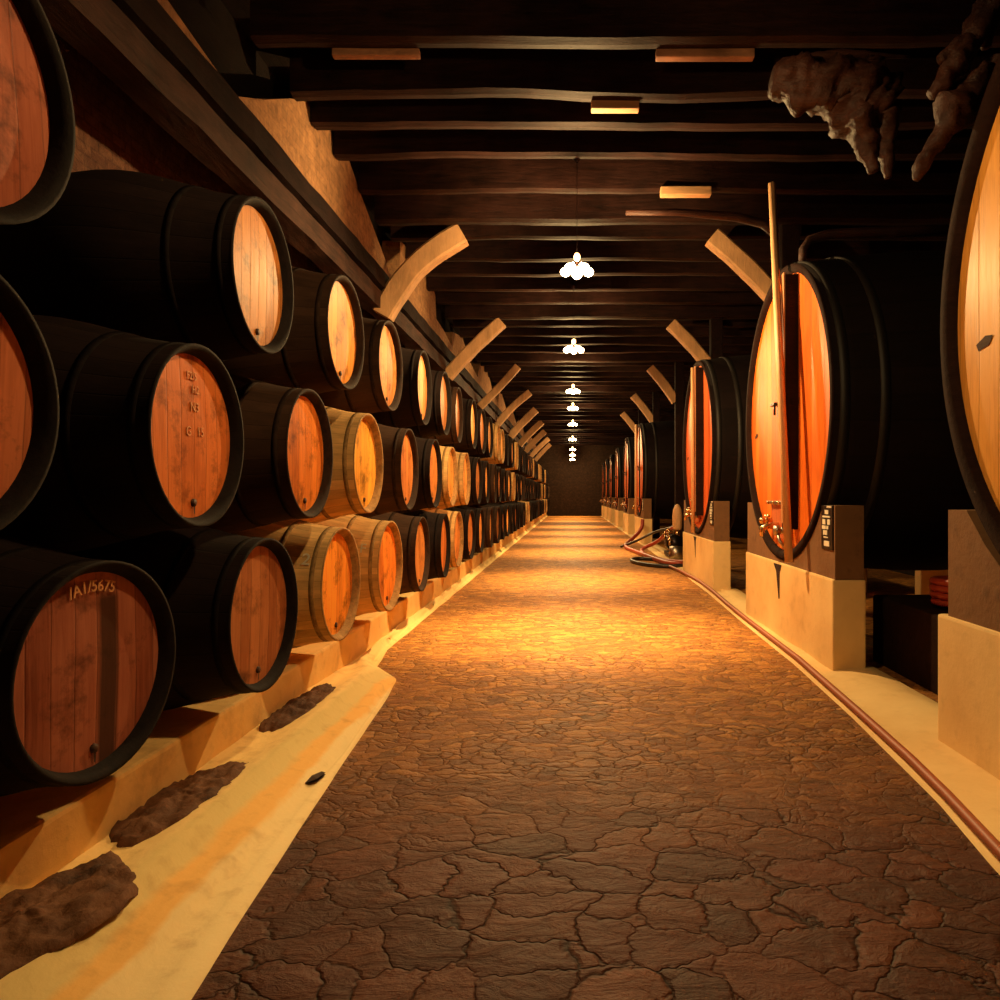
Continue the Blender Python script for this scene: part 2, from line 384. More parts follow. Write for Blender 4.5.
def copy_thing(root):
    r = root.copy(); C.objects.link(r)
    for ch in list(root.children):
        c = ch.copy(); C.objects.link(c); c.parent = r
    return r
def place_barrel(kind, x, y, z, label, group, head=(.55,.22,.08), stave=(.05,.025,.018), roll=0, yaw=0, scale=1, tilt=0):
    if kind not in used: used.add(kind); r = proto[kind]
    else: r = copy_thing(proto[kind])
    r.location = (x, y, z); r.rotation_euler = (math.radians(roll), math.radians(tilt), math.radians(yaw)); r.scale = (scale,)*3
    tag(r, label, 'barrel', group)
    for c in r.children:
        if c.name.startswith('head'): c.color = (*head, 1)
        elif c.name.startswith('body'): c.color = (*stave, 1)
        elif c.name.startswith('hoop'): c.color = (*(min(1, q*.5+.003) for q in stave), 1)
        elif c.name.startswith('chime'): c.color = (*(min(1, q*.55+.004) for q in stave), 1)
    return r
DARK = (.014,.007,.006); LIT_TAN = (.72,.42,.16); BROWN = (.05,.024,.014)  # tan stands in for lamplight falling on the staves
ORD = ['first','second','third','fourth','fifth','sixth','seventh','eighth','ninth','tenth','eleventh','twelfth','thirteenth','fourteenth','fifteenth','sixteenth']
rows = {
 'bottom': dict(z=-.64, y0=2.56, n=38), 'middle': dict(z=.27, y0=1.90, n=39), 'top': dict(z=1.20, y0=3.95, n=37)}
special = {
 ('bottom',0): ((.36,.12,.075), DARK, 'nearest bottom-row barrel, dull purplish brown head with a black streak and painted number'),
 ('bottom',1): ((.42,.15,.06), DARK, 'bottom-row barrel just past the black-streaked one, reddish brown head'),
 ('bottom',2): ((.95,.33,.045), LIT_TAN, 'bottom-row barrel with staves coloured lamplit tan, pale painted 2 and bright orange head'),
 ('bottom',3): ((.85,.27,.045), LIT_TAN, 'lamplit-tan bottom-row barrel with a pale painted F mark beside its orange head'),
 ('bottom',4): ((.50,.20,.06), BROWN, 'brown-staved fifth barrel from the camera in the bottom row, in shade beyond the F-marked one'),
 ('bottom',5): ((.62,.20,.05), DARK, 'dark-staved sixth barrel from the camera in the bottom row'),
 ('bottom',6): ((.80,.30,.08), LIT_TAN, 'lamplit-tan seventh barrel from the camera in the bottom row, top brightly lit'),
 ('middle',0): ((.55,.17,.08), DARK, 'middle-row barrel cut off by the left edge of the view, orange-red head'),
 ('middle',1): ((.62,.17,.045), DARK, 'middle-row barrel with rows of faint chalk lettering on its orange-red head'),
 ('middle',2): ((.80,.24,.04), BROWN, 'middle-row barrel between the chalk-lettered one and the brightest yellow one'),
 ('middle',3): ((1.0,.50,.08), LIT_TAN, 'middle-row barrel with the brightest yellow-orange head and lamplit-tan top staves'),  # yellow head and tan staves both hold lamplight in their colour
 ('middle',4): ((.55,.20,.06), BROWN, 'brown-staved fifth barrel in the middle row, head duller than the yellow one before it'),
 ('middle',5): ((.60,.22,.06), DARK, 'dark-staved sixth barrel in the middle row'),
 ('middle',6): ((.85,.36,.09), LIT_TAN, 'lamplit-tan seventh barrel in the middle row'),
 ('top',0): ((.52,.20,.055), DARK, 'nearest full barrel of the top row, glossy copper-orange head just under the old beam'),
 ('top',1): ((.95,.38,.06), BROWN, 'top-row barrel with bright orange head, second full one under the old beam'),  # bright tint stands in for the lamp reflected in this head
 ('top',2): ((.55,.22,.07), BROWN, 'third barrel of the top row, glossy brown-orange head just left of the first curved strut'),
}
SP = 1.35
for rn, R in rows.items():
    for i in range(R['n']):
        y = R['y0']+SP*i+(0 if i < 1 else rnd.uniform(-.008,.008)); z = R['z']
        x = -1.655+rnd.uniform(-.025,.025)
        if y > 54.0: continue
        kind = 4 if y < 13 else (1 if y < 26 else 0)
        if (rn, i) == ('middle', 0): kind = 'slim'
        key = (rn, i)
        if key in special: hd, st, lab = special[key]
        else:
            k = rnd.random(); f = rnd.uniform(.75, 1.15)
            hd = tuple(q*f for q in ((.55,.20,.06) if k < .6 else (.95,.42,.12))); st = DARK if rnd.random() < .55 else (BROWN if rnd.random() < .6 else LIT_TAN)
            pos = i+(0 if rn != 'top' else 1)
            lab = None
            if i < 16: lab = f'{ORD[i]} barrel from the camera end of the {rn} row, seen edge-on down the hall'
            if rn == 'top' and i < 15: lab = f'{ORD[i+1]} barrel from the camera end of the top row, seen edge-on under the beam'
            if rn == 'top' and i == 15: lab = 'sixteenth full barrel of the top row, counted from the camera'
        grp = f'barrels stacked in the {rn} row'
        if lab is None: lab = f'tiny far-off barrel in the {rn} row near the dark end wall'; grp = f'farthest barrels of the {rn} row'
        if key[0] == 'top' and i in (1,2): 
            pass
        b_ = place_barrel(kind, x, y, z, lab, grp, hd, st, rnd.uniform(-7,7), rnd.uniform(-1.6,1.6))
        if key == ('bottom',0):
            b_.rotation_euler = (0,0,math.radians(-6)); b_.location = (-1.745, 2.69, -.648); b_.scale = (.985,)*3; B1 = b_
        if key == ('middle',1): B2 = b_; b_.rotation_euler = (math.radians(2),0,0)
        if key == ('bottom',2): B3 = b_
        if key == ('bottom',3): B4 = b_
top0 = place_barrel('slim', -1.655, 1.97, 1.20, 'dull red-brown barrel head high in the upper left corner, cut off by the edge', 'barrels stacked in the top row', (.38,.11,.06), DARK, 5, 0, 1.04)
for k in list(proto):
    if k not in used:
        for c in list(proto[k].children): bpy.data.objects.remove(c)
        bpy.data.objects.remove(proto[k])

def text_mesh(s, size, ext=.0015):
    cu = bpy.data.curves.new('t', 'FONT'); cu.body = s; cu.size = size; cu.align_x = 'CENTER'; cu.align_y = 'CENTER'; cu.extrude = ext; cu.offset = size*.012
    o = bpy.data.objects.new('t', cu); C.objects.link(o); dg = bpy.context.evaluated_depsgraph_get(); dg.update()
    me = bpy.data.meshes.new_from_object(o.evaluated_get(dg)); bpy.data.objects.remove(o); return me
def text_on_head(root, s, size, ly, lz, mat, name='painted_number', x=-.041, arc=None):
    # lettering facing +X; reading direction is +Y for a viewer in the aisle looking along -X
    mb = MB()
    me = text_mesh(s, size)
    for p in me.vertices:
        a, b_ = p.co.x, p.co.y
        if arc: th = a/arc; q = (arc+b_); a, b_ = math.sin(th)*q, math.cos(th)*q-arc
        p.co = Vector((x+p.co.z, ly+a, lz+b_))
    o = obj(name, me, mat, root); return o
for c in B1.children:
    if c.name.startswith('head'): c.data = c.data.copy(); c.data.materials[0] = M_HEAD_ST
t_ = text_on_head(B1, '/A1/5675', .062, -.01, .315, M_CHALK, arc=.36); t_['label'] = 'pale hand-painted number /A1/5675'
M_CHALK2 = NT('faint chalk').fin((.66,.28,.11), .7, .3)
for s, size, ly, lz in (('F2/5', .05, .0, .27), ('H2', .05, .03, .21), ('N3', .06, .02, .13), ('G   15', .06, .02, .02)):
    q = text_on_head(B2, s, size, ly, lz, M_CHALK2, 'chalk_lettering', x=-.042); 
def mark_on_stave(root, s, size, ang, xx):
    me = text_mesh(s, size, .001)
    for p in me.vertices:
        lx = xx+p.co.x; t = -lx/LEN; r = RC+(RB-RC)*math.sin(PI*t)**2+.009
        th = math.radians(ang)-p.co.y/r*-1*-1 if False else math.radians(ang)-p.co.y/r
        p.co = Vector((lx, math.cos(th)*r, math.sin(th)*r))
    obj('painted_mark', me, M_WHITE, root)
mark_on_stave(B3, '2', .12, 152, -.12); mark_on_stave(B4, 'F', .12, 150, -.14)
# shaded earth beneath the nearest heads, barrel shadow modelled as low mounds
def earth_shadow(cx, cy, rx, ry, rot, label, seed, z0=-1.388):
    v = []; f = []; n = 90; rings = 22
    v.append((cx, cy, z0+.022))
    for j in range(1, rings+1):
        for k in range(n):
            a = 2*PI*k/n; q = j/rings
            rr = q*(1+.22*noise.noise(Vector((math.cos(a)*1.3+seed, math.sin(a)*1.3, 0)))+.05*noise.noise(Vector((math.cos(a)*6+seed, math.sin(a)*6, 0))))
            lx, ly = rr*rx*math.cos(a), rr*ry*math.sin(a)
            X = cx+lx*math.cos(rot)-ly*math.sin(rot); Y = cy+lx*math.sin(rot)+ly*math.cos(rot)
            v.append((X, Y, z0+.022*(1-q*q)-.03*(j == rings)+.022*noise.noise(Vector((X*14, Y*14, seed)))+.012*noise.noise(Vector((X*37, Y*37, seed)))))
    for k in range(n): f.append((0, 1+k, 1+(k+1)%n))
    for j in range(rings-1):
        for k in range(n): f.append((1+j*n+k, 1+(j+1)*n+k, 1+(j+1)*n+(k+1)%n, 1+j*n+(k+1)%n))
    o = obj('earth_shadow_patch', mesh('earth_shadow_patch', v, f, True), M_EARTH_SHADE)
    return tag(o, label, 'earth', 'shaded earth and barrel-shadow patches on the ochre ledge', 'stuff')
earth_shadow(-1.755, 2.30, .215, .42, -.22, 'dark rough earth standing for barrel shadow on the ledge in the bottom left corner', 1, -1.36)
earth_shadow(-1.79, 3.34, .155, .46, -.12, 'dark rough earth standing for barrel shadow on the ledge below the black-streaked barrel head', 2)
earth_shadow(-1.80, 4.80, .12, .52, -.06, 'brown earth standing for barrel shadow on the ledge beneath the second bottom-row barrel', 3)
lf = MB(); lf.add([(-1.36,3.66,-1.462),(-1.31,3.70,-1.452),(-1.30,3.80,-1.46),(-1.335,3.84,-1.468),(-1.355,3.75,-1.455)], [(0,1,2,3,4)])
lf.add([(-1.36,3.66,-1.466),(-1.31,3.70,-1.466),(-1.30,3.80,-1.470),(-1.335,3.84,-1.472),(-1.355,3.75,-1.47)], [(4,3,2,1,0)])
tag(lf.build('dead_leaf', M_LEAF), 'small dark dead leaf lying on the ochre strip beside the paving', 'leaf')

# ------------------------------------------------------------------ left timber and masonry above the barrels
def beam_y(name, x0, x1, z0, z1, ya, yb, mat, seed):
    v = []; f = []; ys_ = frange(ya, yb, .25); prof = [(x0,z0),(x0,z1),(x1,z1),(x1,z0)]
    pr = []
    for (a,b),(c,d) in zip(prof, prof[1:]+prof[:1]):
        for q in (0,.33,.66): pr.append((a+(c-a)*q, b+(d-b)*q))
    n = len(pr)
    for y in ys_:
        for (x,z) in pr:
            w = .018; v.append((x+w*noise.noise(Vector((x*4,y*2.2,z*4+seed))), y, z+w*noise.noise(Vector((x*4+9,y*2.2,z*4+seed)))))
    for j in range(len(ys_)-1):
        for k in range(n): f.append((j*n+k, (j+1)*n+k, (j+1)*n+(k+1)%n, j*n+(k+1)%n))
    f.append(tuple(range(n))); f.append(tuple((len(ys_)-1)*n+k for k in range(n-1,-1,-1)))
    return obj(name, mesh(name, v, f), mat)
tag(beam_y('timber_beam', -2.84, -2.60, 2.56, 2.80, 1.0, 54.3, M_BEAM2, 1), 'long brown lower beam running down the hall above the top row of barrels', 'beam')
tag(beam_y('timber_beam', -2.86, -2.54, 2.82, 3.04, 1.0, 54.3, M_BEAM, 4), 'long black upper beam resting just above the brown one on the left', 'beam')
# packing blocks between the two beams
for i,y in enumerate((4.0, 9.9, 14.9, 20, 25, 30, 35, 40, 45, 50)):
    b = MB(); b.box((-3.46,y-.09,2.58), (-2.83,y+.09,2.78), .01)
    tag(b.build('bracket_timber', M_BEAM), f'short dark timber tying the long left beam to the wall', 'timber', 'wall brackets behind the left beams')
# ragged masonry strip above
TOP = [(1,3.2),(3.1,3.22),(4.4,3.20),(4.6,3.22),(5.4,3.13),(5.64,3.13),(6.14,3.38),(6.7,3.70),(7.6,4.12),(8.1,4.1),(9.0,3.72),(10.1,3.32),(10.3,3.2),(10.9,3.2),(11.0,3.9),(13.0,4.1),(13.8,3.85),(13.9,3.42),(14.8,3.38),(15.4,3.3),(15.7,3.28),(15.8,3.6),(17.2,3.8),(18.5,3.45),(20,3.3),(20.6,3.9),(22,4.0),(24,3.4),(25.6,3.3),(26,4.0),(29,3.4),(31,3.9),(34,3.4),(36,4.0),(40,3.4),(44,3.9),(54.3,3.6)]
poly = [(54.3,3.03),(1,3.03)]+TOP
b = MB()
for (a,h1),(c,h2) in zip(TOP, TOP[1:]):
    b.add([(-2.62,a,3.03),(-2.62,c,3.03),(-2.62,c,h2),(-2.62,a,h1),(-2.90,a,3.03),(-2.90,c,3.03),(-2.90,c,h2),(-2.90,a,h1)], [(0,1,2,3),(7,6,5,4),(3,2,6,7),(0,4,5,1)])
b.add([(-2.62,1,3.03),(-2.62,1,3.1),(-2.9,1,3.1),(-2.9,1,3.03)], [(0,1,2,3)])
struct(b.build('wall_upper', M_MASON))
b = MB(); b.box((-3.06,.5,3.0), (-2.92,54.4,4.2)); struct(b.build('added_dark_backing', M_BOARD))  # dark sheet added to black out the lit wall behind the masonry
# curved struts, left and right
def strut(base, top, bow, r, mat, nm='curved_strut'):
    base = Vector(base); top = Vector(top); d = (top-base); n_ = Vector((d.z,0,-d.x)).normalized()
    pts = []
    for i in range(13):
        t = i/12; pts.append(base+d*t-n_*bow*math.sin(PI*t))
    b = MB(); v = []; f = []; nn = 8
    for i,p in enumerate(pts):
        tt = (pts[min(i+1,12)]-pts[max(i-1,0)]).normalized(); a = Vector((tt.z,0,-tt.x)); s = Vector((0,1,0))
        w = r*(1+.10*noise.noise(p*3)); h = r*.75
        for (u,q) in ((-1,-.8),(-.8,-1),(.8,-1),(1,-.8),(1,.8),(.8,1),(-.8,1),(-1,.8)): v.append(p+a*u*w+s*q*h)
    for i in range(12):
        for k in range(nn): f.append((i*nn+k, i*nn+(k+1)%nn, (i+1)*nn+(k+1)%nn, (i+1)*nn+k))
    f.append(tuple(range(nn))); f.append(tuple(12*nn+k for k in range(nn)))
    b.add(v, f); return b.build(nm, mat)
LY = [9.9, 14.9, 20, 25, 30, 35, 40, 45, 50]
names = ['nearest curved pale strut rising from the left beams toward the ceiling','second straighter strut on the left above the fifth top-row barrels','third strut along the left beams','fourth strut along the left beams','fifth strut along the left beams','sixth strut along the left beams']
for i,y in enumerate(LY):
    bow = [.14,.03,-.02,.06,.02,.03,.02,.03,.02][i]; r = [.145,.125,.10,.12,.15,.15,.15,.14,.14][i]
    o = strut((-2.60+.02*(i%3), y, 2.48), (-1.50+.05*(i%2), y, 3.60), bow, r, M_STRUT)
    tag(o, names[i] if i < 6 else 'small distant strut bunched near the far end of the left beams', 'strut', 'struts along the left beams' if i < 6 else 'farthest left struts')
RY = [9.9, 14.9, 20, 25.5, 31]
for i,y in enumerate(RY):
    o = strut((2.88, y, 2.62), (1.92+.12*min(i,2), y, 3.56), -.03, .12, M_STRUT)
    tag(o, ['strut above and left of the second vat, standing behind the leaning pole','short strut above the tall narrow red vat','third strut on the right, small','fourth strut on the right, faint','farthest faint strut on the right'][i], 'strut', 'struts along the right side')
    p = MB(); p.box((2.86, y-.11, FLOOR-.02), (3.10, y+.11, 4.14), .012)
    tag(p.build('timber_post', M_BEAM), ['dark post in the gap behind the nearest right strut','dark post in the gap beyond the tall narrow red vat','third dark post on the right','fourth dark post on the right','farthest dark post on the right'][i], 'post', 'dark posts between the vats')

# ------------------------------------------------------------------ ceiling joists
def joist(y, z, w, h, x0, x1, seed, mat):
    v = []; f = []; xs = frange(x0, x1, .3); prof = [(-w/2,0),(-w/2,h),(w/2,h),(w/2,0),(0,-.012)]
    n = len(prof)
    for x in xs:
        dy = .05*noise.noise(Vector((x*.5,seed,0))); dz = .03*noise.noise(Vector((x*.6,seed,5)))
        for a,b in prof: v.append((x, y+a+dy+.012*noise.noise(Vector((x*3,a*9,seed))), z+b+dz*(b < h)+.012*noise.noise(Vector((x*3,b*9,seed+2)))))
    for j in range(len(xs)-1):
        for k in range(n): f.append((j*n+k, j*n+(k+1)%n, (j+1)*n+(k+1)%n, (j+1)*n+k))
    f.append(tuple(range(n))); f.append(tuple((len(xs)-1)*n+k for k in range(n-1,-1,-1)))
    o = obj('ceiling_joist', mesh('ceiling_joist', v, f), mat); return o
jy = [3.2,4.1,5.0,5.9,6.7,7.25,7.9,8.8,9.6,10.4,11.35,12.1,13.0]
y = 13.9
while y < 54: jy.append(y); y += .95 if y < 30 else 1.6
for i,y in enumerate(jy):
    main = any(abs(y-q) < .5 for q in LY+[5.0])
    o = joist(y, 3.72 if not main else 3.66, .16 if not main else .24, .44, -2.6, 6.35, i*3.1, M_JOIST)
    if i < 13: lab = f'dark cross joist under the ceiling, {ORD[i]} from the camera'
    else: lab = 'thin far-off cross joist in the dark ceiling beyond the first hanging lamps'
    tag(o, lab, 'beam', 'joists across the ceiling' if i < 13 else 'far joists across the ceiling')
# pale blocks hung under the joists
def block(x0, x1, y, h, w, mat, label, z=3.71):
    b = MB(); b.box((x0, y-w/2, z-h), (x1, y+w/2, z+.02), .012)
    return tag(b.build('wooden_block', mat), label, 'block', 'pale blocks under the joists')
block(.18, .63, 6.80, .075, .10, M_BLOCK, 'pale wooden block under a joist, the nearer one high in the centre')
block(1.07, 1.68, 8.72, .08, .12, M_BLOCK, 'pale wooden block under a joist, right of centre above the leaning pole')
block(.70, 1.52, 6.02, .06, .08, M_BLOCK2, 'long worn pale board under the nearest visible joist, top right of centre')
block(-2.0, -1.27, 6.02, .045, .07, M_BLOCK2, 'long worn pale board under the nearest visible joist, top left of centre')
# ------------------------------------------------------------------ hanging lamps
def make_lamp():
    root = empty('pendant_lamp')
    rod = MB(); rod.tube([(0,0,.10),(0,0,1.06)], .003, 6); rod.lathe_z([(.001,1.06),(.05,1.06),(.05,1.03),(.012,1.0)], 16); rod.build('rod', M_DARKIRON, root)
    hb = MB(); hb.lathe_z([(.001,.02),(.02,.025),(.034,.05),(.03,.08),(.014,.11),(.014,.16),(.001,.165)], 16)
    for k in range(5):
        a = PI/2+k*PI*.4; hb.tube([(.02*math.cos(a),.02*math.sin(a),.05),(.08*math.cos(a),.08*math.sin(a),.085),(.135*math.cos(a),.135*math.sin(a),.05)], .006, 8)
    hb.build('hub', M_DARKIRON, root)
    for k in range(5):
        a = PI/2+k*PI*.4; MB().sphere((.135*math.cos(a),.135*math.sin(a),0), .058, .85).build('bulb', M_BULB, root)
    MB().sphere((.0,-.04,.14), .036, 1.3).build('upper_bulb', M_BULBTOP, root)
    return root
lamp0 = make_lamp()
LAMPS = [(3.3,2.5),(8.0,2.50),(12.9,2.62),(19.0,2.76),(24.0,2.92),(29.0,2.88),(35.0,2.74),(43.0,2.76),(47.5,2.70),(52.0,2.62)]
POW = [135,680,330,330,330,330,330,330,250,250]
POOL = [60,650,650,700,700,700,700,700,600,600]
lampnames = ['hanging bulb cluster just above the top of the view','nearest visible cluster of glowing bulbs hanging above the aisle','second glowing lamp down the aisle, half the size of the nearest','third glowing lamp down the aisle','fourth glowing lamp down the aisle','fifth glowing lamp down the aisle','sixth glowing lamp down the aisle','seventh glowing lamp down the aisle','eighth glowing lamp down the aisle, second last','farthest and lowest glowing lamp in front of the end wall']
for i,(y,z) in enumerate(LAMPS):
    o = lamp0 if i == 0 else copy_thing(lamp0)
    x = .055 if i == 1 else .03
    o.location = (x, y, z)
    for c in o.children:
        if c.name.startswith('rod'): c.scale = (1,1,(3.78-z)/1.06)
    tag(o, lampnames[i], 'lamp', 'lamps hanging over the aisle')
    li = bpy.data.lights.new('bulb_light', 'POINT'); li.energy = POW[i]; li.color = (1,.65,.26); li.shadow_soft_size = .035
    lo = bpy.data.objects.new('bulb_light', li); C.objects.link(lo); lo.location = (x, y, z-.045)
    sp = bpy.data.lights.new('down_light', 'SPOT'); sp.energy = POOL[i]*3; sp.color = (1,.66,.26); sp.spot_size = math.radians(66); sp.spot_blend = 1; sp.shadow_soft_size = .08
    so = bpy.data.objects.new('down_light', sp); C.objects.link(so); so.location = (x, y, z-.08)

# ------------------------------------------------------------------ vats
VR, VC, VB, VL = 1.42, 1.50, 1.62, 2.7
def make_vat():
    root = empty('wine_vat')
    pr = [(0, VC-.05), (0, VC)]
    for i in range(1, 14): t = i/14; pr.append((VL*t, VC+(VB-VC)*math.sin(PI*t)))
    pr += [(VL, VC), (VL, .001)]
    MB().lathe_x([(.10,VR-.0),(.0,VC-.055)]+pr[1:], 96).build('body', M_STAVE, root).color = (.008,.004,.004,1)
    h = MB().lathe_x([(.06, .001), (.055, .7), (.05, 1.2), (.05, VR+.01)], 96).build('head', M_VAT, root); h.color = (.78,.17,.02,1)
    rim = MB().lathe_x([(.06,VR-.005),(.0,VR+.01),(-.004,VC-.03),(-.004,VC+.002),(.01,VC+.004)], 96).build('rim', M_RIM, root)
    for x in (.10, .42, 2.2, 2.6):
        t = x/VL; r = VC+(VB-VC)*math.sin(PI*t)+.01
        MB().lathe_x([(x-.04,r-.02),(x-.04,r),(x+.04,r),(x+.04,r-.02)], 72).build('hoop', M_IRON, root)
    br = MB(); br.box((-.075,-.42,-1.18), (.055,-.30,1.34), .006); br.box((-.02,-.44,.05),(.05,-.25,.12), .005); bo = br.build('brace', M_RIM, root)  # side faces blackened to stand in for their shade
    br = MB(); br.box((-.088,-.41,-1.12), (-.073,-.31,1.36)); br.build('lit_face', M_POLE2, bo)  # lit front of the brace, kept pale against the blackened sides
    # manhole door low on the head, with its iron cross-bar
    d = MB(); d.prism_x([(-.28,-.92),(.40,-.92),(.30,-1.30),(-.18,-1.30)], .012, .06); dd = d.build('door', M_VAT, root); dd.color = (.50,.12,.04,1)
    q = MB(); q.box((-.03,-.32,-.94), (.02,.44,-.90), .006); q.build('crossbar', M_STEEL, dd)
    for k in range(4):
        MB().sphere((-.035, -.24+k*.2, -.92), .018, 1).build('bolt', M_BRASS, dd)
    tp = MB(); tp.tube([(.05,.12,-1.16),(-.10,.12,-1.16),(-.16,.12,-1.19),(-.17,.12,-1.28)], [.03,.03,.03,.024], 12); tp.tube([(-.11,.12,-1.13),(-.11,.12,-1.06)], .014, 8); tp.tube([(-.11,.05,-1.06),(-.11,.19,-1.06)], .014, 8)
    tp.build('tap', M_BRASS, root)
    tp = MB(); tp.tube([(.05,-.22,-1.2),(-.08,-.22,-1.2)], .035, 12); tp.tube([(-.08,-.22,-1.2),(-.13,-.22,-1.2)], .052, 12); tp.tube([(-.10,-.22,-1.2),(-.10,-.30,-1.30),(-.06,-.34,-1.36)], .018, 8)
    tp.build('valve', M_STEEL, root)
    tp = MB(); tp.tube([(.05,.46,-1.12),(-.06,.46,-1.12)], .03, 10); tp.sphere((-.07,.46,-1.12), .04); tp.sphere((-.07,.33,-1.19), .035); tp.tube([(.05,.33,-1.19),(-.07,.33,-1.19)], .02, 8); tp.build('fitting', M_BRASS, root)
    hk = MB(); hk.box((-.02,.02,-.02),(.055,.07,.14), .005); hk.box((-.07,.0,.10),(.0,.16,.13), .005); hk.tube([(-.05,.05,.0),(-.05,.05,.10)], .012, 8); hk.build('latch', M_DARKIRON, root)
    return root
M_POLE2 = plain_wood('brace wood', (.50,.20,.07), 'z', .5, .5, .2)
vat0 = make_vat()
def copy_tree(o, parent=None):
    c = o.copy(); C.objects.link(c)
    if parent: c.parent = parent
    for ch in list(o.children): copy_tree(ch, c)
    return c
VATS = [(2.59,.975,1.11),(7.52,.85,1),(12.65,.85,1),(23.6,.85,1),(29.3,.85,1),(35.5,.85,1),(41.2,.85,1),(46.6,.85,1),(51.6,.85,1)]
vl = ['huge yellow-orange vat head cut off by the right edge','large vat with glossy orange-red head, leaning pole and dark upright brace','tall narrow red vat head, next past the one with the leaning pole','vat just beyond the gap with hoses, seen as a thin bright sliver','fourth sliver-thin vat along the right, second past the hose gap','fifth sliver-thin vat along the right, third past the hose gap','sixth small red vat along the right','seventh tiny red vat along the right, last but one','farthest tiny red vat by the end wall']
pn = ['at the right edge','under the vat with the leaning pole','under the tall narrow red vat','beyond the hoses','second past the hose gap','third past the hose gap','fourth past the hose gap','fifth past the hose gap','nearest the end wall']
def arc_chock(r, cz, zt):
    half = 1.5
    pts = [(-half, zt), (-half, zt+.62)]
    yin = math.sqrt(max(0, r*r-(cz-zt-.62)**2))
    pts.append((-yin, zt+.62))
    for i in range(1, 16):
        y_ = -yin+2*yin*i/16; z_ = cz-math.sqrt(r*r-y_*y_); pts.append((y_, max(z_, zt+.012)))
    pts += [(yin, zt+.62), (half, zt+.62), (half, zt)]
    return pts
for i,(y,z,s) in enumerate(VATS):
    o = vat0 if i == 0 else copy_tree(vat0)
    o.location = (2.18, y, z+(0 if i else .0)); o.scale = (1,s,s)
    tag(o, vl[i], 'vat', 'great vats along the right side')
    for c in o.children:
        if c.name.startswith('head'): c.color = ((.62,.27,.055,1) if i == 0 else (.78,.17,.02,1) if i == 1 else (.72,.13,.035,1))
    if i >= 3:
        for c in o.children:
            if c.name.startswith('brace'): c.scale = (.3,1,1)
    if i == 0:
        mk = MB(); mk.add([(.046,1.10,-.11),(.046,1.16,-.10),(.046,1.24,-.13),(.046,1.22,-.165),(.046,1.13,-.15)], [(0,1,2,3,4)]); mk.build('scuff_mark', M_BEAM2, o)
    zt = -.70
    ya, yb = (y-1.5, y+1.52) if i else (.9, 4.30)
    pl = MB(); pl.box((2.18,ya,FLOOR-.02), (2.46,yb,zt), .018)
    tag(pl.build('plinth', M_LIME2), 'ochre-washed plinth '+pn[i], 'plinth', 'ochre plinths under the vats')
    if i < 5:
        pl = MB(); pl.box((4.3,ya,FLOOR-.02), (4.58,yb,zt-.05), .018); pl2 = pl.build('plinth', M_LIME2)
        tag(pl2, 'rear plinth in the dark behind the one '+pn[i], 'plinth', 'rear plinths under the vats')
    r = (VC+.012)*s+.012
    ck = MB()
    P = arc_chock(r, z, zt)
    if i == 0: P = [(a*1.08, b_) for a,b_ in P]
    # split the concave outline into quads
    top_ = P[2:-2]
    def col(a, b_, ztop_a, ztop_b):
        X0, X1 = 2.20, 2.44
        ck.add([(X0,a,zt),(X0,b_,zt),(X0,b_,ztop_b),(X0,a,ztop_a),(X1,a,zt),(X1,b_,zt),(X1,b_,ztop_b),(X1,a,ztop_a)], [(0,1,2,3),(7,6,5,4),(3,2,6,7),(0,4,5,1)])
    col(P[0][0], P[2][0], P[1][1], P[2][1])
    for (a,h1),(c_,h2) in zip(top_, top_[1:]): col(a, c_, h1, h2)
    col(P[-3][0], P[-1][0], P[-3][1], P[-2][1])
    for e, hh in ((P[0][0], P[1][1]), (P[-1][0], P[-2][1])):
        ck.add([(2.20,e,zt),(2.44,e,zt),(2.44,e,hh),(2.20,e,hh)], [(0,1,2,3)])
    cko = ck.build('cradle', M_CHOCK, None, (0, y, 0))
    tag(cko, 'dark brown cradle block on the plinth '+pn[i], 'cradle', 'cradles holding the vats')
    if i in (1,2,3):
        sg = MB(); sg.box((2.188, y-1.47, -.46), (2.204, y-1.20, -.08), .003)
        so = sg.build('number_plate', M_DARKIRON); tag(so, ['','dark plate with pale marks on the cradle of the vat with the leaning pole','pale-marked plate on the cradle of the tall narrow red vat','pale-marked plate on the cradle of the vat past the hoses'][i], 'plate', 'marked plates on the cradles')
        lt = MB()
        yb_ = y-1.47
        for (a,b_,c_,d_) in ((.02,.12,-.10,-.085),(.09,.17,-.155,-.12),(.05,.23,-.185,-.17),(.16,.23,-.245,-.20),(.05,.11,-.245,-.20),(.15,.24,-.285,-.255),(.09,.13,-.285,-.255),(.12,.16,-.335,-.295),(.17,.21,-.335,-.295),(.10,.20,-.36,-.35),(.07,.19,-.43,-.385)):
            lt.box((2.183, yb_+a, c_), (2.190, yb_+b_, d_))
        lt.build('lettering', M_WHITE, so)
    if i in (1,2):   # dark tapering mark below the tap
        st = MB(); v = []; yy = y+.10
        st.add([(2.176,yy-.14,-.72),(2.176,yy+.16,-.72),(2.176,yy+.06,-.80),(2.176,yy-.03,-1.08),(2.176,yy-.06,-1.08),(2.176,yy-.07,-.80)], [(0,1,2,3,4,5)])
        st.add([(2.183,yy-.14,-.72),(2.183,yy+.16,-.72),(2.183,yy-.03,-1.08)], [(0,2,1)])
        tag(st.build('plinth_mark', M_BEAM2), ['','dark tapering mark running down the plinth under the large orange-red vat','thin tapering mark down the plinth under the tall narrow red vat'][i], 'stain', 'tapering marks on the plinths')

